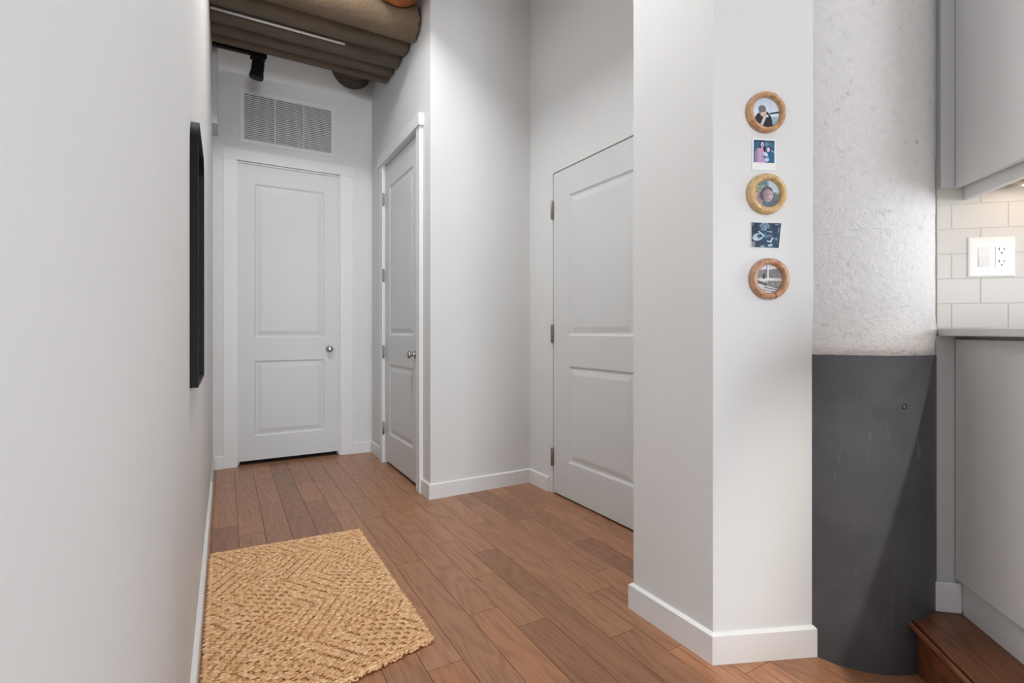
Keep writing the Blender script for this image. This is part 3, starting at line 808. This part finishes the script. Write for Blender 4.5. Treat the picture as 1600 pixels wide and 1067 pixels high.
def pic_pair(x, y):
    c = lerp((18, 78, 112), (34, 116, 142), vn(x*7, y*7, 2))
    if y < 0.1: c = lerp(c, (16, 40, 72), 0.6)
    if 0.55 < x < 0.85 and y < 0.35: c = lerp(c, (120, 168, 196), vn(x*9, y*5, 4))
    if ell(x, y, 0.42, 0.30, 0.15, 0.30): c = (22, 26, 60)
    if ell(x, y, 0.30, 0.86, 0.25, 0.55) and y > 0.36: c = lerp((206, 150, 186), (198, 158, 190), vn(x*20, y*20))
    if ell(x, y, 0.13, 0.72, 0.08, 0.32): c = lerp((166, 140, 178), (120, 120, 160), vn(x*30, y*30))
    if ell(x, y, 0.415, 0.20, 0.085, 0.125): c = (192, 178, 226)
    if ell(x, y, 0.425, 0.245, 0.035, 0.022): c = (110, 50, 110)
    if seg(x, y, 0.40, 0.32, 0.40, 0.38, 0.045): c = (180, 160, 210)
    if ell(x, y, 0.84, 0.90, 0.30, 0.42): c = lerp((12, 84, 130), (22, 110, 148), vn(x*9, y*9, 5))
    if ell(x, y, 0.72, 0.38, 0.135, 0.15): c = (60, 40, 84)
    if ell(x, y, 0.70, 0.41, 0.08, 0.11): c = (214, 204, 226)
    if seg(x, y, 0.86, 0.46, 0.97, 0.50, 0.03): c = (120, 170, 214)
    if ell(x, y, 0.56, 0.63, 0.13, 0.10, 0.3): c = (206, 208, 226)
    if ell(x, y, 0.50, 0.74, 0.09, 0.07): c = (64, 112, 138)
    if ell(x, y, 0.64, 0.86, 0.12, 0.09, -0.5) and vn(x*22, y*22) > 0.25: c = (196, 200, 228)
    if ell(x, y, 0.42, 0.76, 0.05, 0.22): c = (150, 160, 220)
    return c
def pic_couple(x, y):
    c = lerp((96, 118, 112), (186, 202, 204), vn(x*9, y*7, 3))
    if x > 0.55 and y < 0.45: c = lerp((186, 206, 214), (206, 220, 226), vn(x*6, y*6, 1))
    if 0.38 < x < 0.5 and y < 0.3 and vn(x*40, 1.0) > 0.5: c = (104, 128, 140)
    if x < 0.26: c = lerp((84, 100, 84), (190, 200, 178), vn(x*16, y*16, 6))
    if ell(x, y, 0.60, 1.02, 0.55, 0.42): c = lerp((86, 102, 116), (106, 122, 134), vn(x*8, y*8))
    if ell(x, y, 0.20, 0.66, 0.15, 0.24): c = lerp((176, 158, 162), (206, 188, 188), vn(x*12, y*12))
    if ell(x, y, 0.24, 0.62, 0.10, 0.20): c = (150, 128, 140)
    if ell(x, y, 0.38, 0.56, 0.16, 0.17): c = (92, 80, 96)
    if ell(x, y, 0.50, 0.44, 0.215, 0.20): c = lerp((84, 82, 94), (104, 102, 112), vn(x*16, y*16))
    if ell(x, y, 0.53, 0.57, 0.185, 0.215): c = lerp((132, 112, 120), (214, 190, 196), min(1, max(0, (x-0.35)*2.6)))
    if ell(x, y, 0.53, 0.53, 0.03, 0.016) or ell(x, y, 0.64, 0.53, 0.03, 0.016): c = (122, 98, 106)
    if ell(x, y, 0.60, 0.60, 0.02, 0.035): c = (226, 206, 208)
    if ell(x, y, 0.59, 0.68, 0.05, 0.013): c = (168, 128, 134)
    return c
def pic_boat(x, y):
    c = lerp((138, 140, 142), (112, 114, 116), vn(x*10, y*8))
    if y < 0.16 + 0.03*math.sin(x*6): c = (214, 214, 224)
    if 0.44 < x < 0.49 and y < 0.52: c = (240, 240, 240)
    if 0.41 < x < 0.44 and y < 0.5: c = (70, 70, 74)
    if seg(x, y, 0.47, 0.17, 0.80, 0.13, 0.022): c = (236, 236, 238)
    if y > 0.47: c = lerp((224, 224, 222), (186, 188, 188), vn(x*8, y*16))
    if y > 0.56 and x > 0.45 and y < 0.62+0.25*x: c = lerp((104, 108, 106), (156, 160, 158), vn(x*16, y*16, 2))
    if seg(x, y, 0.12, 0.60, 0.40, 0.68, 0.05): c = (90, 92, 92)
    if ell(x, y, 0.32, 0.43, 0.055, 0.075): c = (66, 64, 66)
    if ell(x, y, 0.33, 0.36, 0.035, 0.04): c = (40, 38, 40)
    if seg(x, y, 0.35, 0.78, 0.8, 0.86, 0.018) or seg(x, y, 0.3, 0.86, 0.75, 0.93, 0.012): c = (104, 108, 112)
    if ell(x, y, 0.40, 0.60, 0.02, 0.02) or ell(x, y, 0.5, 0.63, 0.02, 0.02): c = (60, 60, 62)
    return c
def pic_scan(x, y):
    d = math.hypot(x-0.5, (y+0.15)*0.8)
    c = lerp((16, 42, 66), (52, 92, 118), vn(x*5, y*5, 7)*0.8)
    if d > 0.95: c = lerp(c, (14, 26, 38), 0.7)
    if x < 0.22 and y < 0.7: c = lerp(c, (10, 28, 46), 0.6)
    k = vn(x*15, y*26, 8)
    if ell(x, y, 0.45, 0.13, 0.17, 0.12): c = lerp(c, (168, 192, 206), 0.35+0.55*k)
    if ell(x, y, 0.22, 0.58, 0.19, 0.145, -0.4) and not ell(x, y, 0.29, 0.54, 0.10, 0.075, -0.4): c = lerp((150, 180, 196), (206, 222, 228), k)
    if ell(x, y, 0.29, 0.54, 0.10, 0.075, -0.4): c = (44, 84, 100)
    if seg(x, y, 0.25, 0.36, 0.40, 0.48, 0.022) or seg(x, y, 0.40, 0.48, 0.43, 0.55, 0.02): c = (196, 216, 224)
    if seg(x, y, 0.34, 0.29, 0.50, 0.28, 0.014) or seg(x, y, 0.55, 0.35, 0.72, 0.36, 0.014): c = (164, 190, 204)
    if ell(x, y, 0.58, 0.48, 0.15, 0.14) and k > 0.5: c = lerp(c, (132, 164, 184), 0.6)
    if seg(x, y, 0.75, 0.60, 0.68, 0.76, 0.022) or seg(x, y, 0.57, 0.73, 0.70, 0.77, 0.020): c = (214, 230, 236)
    if ell(x, y, 0.69, 0.90, 0.10, 0.05, -0.2) and k > 0.2: c = (170, 200, 214)
    if ell(x, y, 0.40, 0.95, 0.09, 0.04): c = (138, 166, 182)
    if ell(x, y, 0.87, 0.62, 0.06, 0.1) and k > 0.45: c = (106, 144, 160)
    if 0.80 < x < 0.96 and 0.045 < y < 0.075 and h2(int(x*70), 1) > 0.25: c = (196, 206, 210)
    if 0.925 < x < 0.945 and 0.16 < y < 0.38: c = (156, 176, 186)
    if 0.02 < x < 0.075 and (0.05 < y < 0.07 or 0.10 < y < 0.12): c = (150, 170, 180)
    if x < 0.12 and y > 0.78: c = (136, 134, 132)
    return c
def print_mesh(name, quad, fn, n, parent, mask=None, y=0.0):
    # quad: TL, TR, BR, BL in local (x, z)
    vs, fs, cs = [], [], []
    def pt(u, v):
        a = (quad[0][0]*(1-u)+quad[1][0]*u, quad[0][1]*(1-u)+quad[1][1]*u); b = (quad[3][0]*(1-u)+quad[2][0]*u, quad[3][1]*(1-u)+quad[2][1]*u)
        return (a[0]*(1-v)+b[0]*v, y, a[1]*(1-v)+b[1]*v)
    for j in range(n+1):
        for i in range(n+1): vs.append(pt(i/n, j/n))
    for j in range(n):
        for i in range(n):
            u, v = (i+.5)/n, (j+.5)/n
            if mask and not mask(u, v): continue
            fs.append((j*(n+1)+i, (j+1)*(n+1)+i, (j+1)*(n+1)+i+1, j*(n+1)+i+1)); cs.append(srgb(*fn(u, v)))
    me = bpy.data.meshes.new(name); me.from_pydata(vs, [], fs)
    ca = me.color_attributes.new('Col', 'FLOAT_COLOR', 'CORNER'); b = []
    for c in cs: b.extend(list(c)*4)
    ca.data.foreach_set('color', b); me.materials.append(M['photo_print'])
    o = bpy.data.objects.new(name, me); COL.objects.link(o); o.parent = parent
    return o
def round_frame(u, z, R, ri, mat, fn, label, spin, ecc=(0, 0), split=None):
    x, y = fpt(u)
    t = thing('round_photo_frame', label, 'photo frame', (x, y, z), FA, group='round wooden frames on the angled wall')
    bm = N(); prof = []
    w = (R-ri)/2; rm = (R+ri)/2
    for k in range(14):
        a = math.pi*k/13
        prof.append((rm+w*math.cos(a), 0.003+0.0185*max(0.0, math.sin(a))**0.8))
    prof += [(ri, 0.001), (R, 0.001)]
    n = 56; rings = []
    for r, h in prof:
        rg_ = []
        for k in range(n):
            a = 2*math.pi*k/n; f = (R-r)/(R-ri)
            rg_.append(bm.verts.new((r*math.cos(a)+ecc[0]*f, -h, r*math.sin(a)+ecc[1]*f)))
        rings.append(rg_)
    m = len(rings)
    for i in range(m):
        a, b = rings[i], rings[(i+1) % m]
        for k in range(n): bm.faces.new((a[k], a[(k+1) % n], b[(k+1) % n], b[k]))
    o = obj('wooden_ring', bm, mat, t, smooth=True)
    q = ri+0.004
    o2_ = print_mesh('photo', [(-q+ecc[0], q+ecc[1]), (q+ecc[0], q+ecc[1]), (q+ecc[0], -q+ecc[1]), (-q+ecc[0], -q+ecc[1])], fn, 72, t, lambda a, b: (a-.5)**2+(b-.5)**2 < 0.25, -0.0045)
    if split is not None:
        bm = N(); rr = rm+0.0
        for k in range(9):
            pass
        aa = math.radians(split); pts = []
        sec = []
        for k in range(14):
            a = math.pi*k/13; sec.append((rm+(w+0.0004)*math.cos(a), 0.003+0.0189*max(0.0, math.sin(a))**0.8))
        L1 = [bm.verts.new((r*math.cos(aa-0.02), -h, r*math.sin(aa-0.02))) for r, h in sec]
        L2 = [bm.verts.new((r*math.cos(aa+0.02), -h, r*math.sin(aa+0.02))) for r, h in sec]
        for k in range(13): bm.faces.new((L1[k], L1[k+1], L2[k+1], L2[k]))
        bm.faces.new(L1+L2[::-1]) if False else None
        obj('split', bm, 'dark_void', t)
    return t
round_frame(0.1785, 1.780, 0.0665, 0.0482, 'frame_amber', pic_eating, 'amber wooden round frame at the top with a photo of a person eating', 0)
round_frame(0.1810, 1.5147, 0.0670, 0.0435, 'frame_gold', pic_couple, 'golden wooden round frame in the middle with a photo of two faces close together', 1, ecc=(0.003, 0.002))
round_frame(0.1905, 1.2387, 0.0680, 0.0455, 'frame_red', pic_boat, 'reddish wooden round frame at the bottom with a black-and-white photo', 2, split=-76)
x, y = fpt(0.175)
po = thing('instant_photo', 'white bordered instant photo of two people between two round frames', 'photo', (x, y, 1.645), FA)
po.rotation_euler.y = math.radians(0.6)
bm = N(); bx(bm, -0.0415, 0.0415, -0.0022, -0.0006, -0.0515, 0.0515); obj('paper', bm, 'print_white', po)
print_mesh('picture', [(-0.0362, 0.046), (0.0362, 0.046), (0.0362, -0.027), (-0.0362, -0.027)], pic_pair, 72, po, None, -0.0024)
x, y = fpt(0.1815)
us = thing('ultrasound_print', 'trapezoid blue-black ultrasound print between the two lower round frames', 'photo', (x, y, 1.382), FA)
Q = [(-0.0525, 0.0425), (0.0565, 0.0415), (0.0475, -0.0430), (-0.0525, -0.0425)]
bm = N()
a = [bm.verts.new((p[0], -0.0006, p[1])) for p in Q]; b = [bm.verts.new((p[0], -0.0018, p[1])) for p in Q]
bm.faces.new(a); bm.faces.new(b)
for k in range(4): bm.faces.new((a[k], a[(k+1) % 4], b[(k+1) % 4], b[k]))
obj('paper', bm, 'print_white', us)
print_mesh('picture', [(p[0]*0.955, p[1]*0.955) for p in Q], pic_scan, 80, us, None, -0.0020)
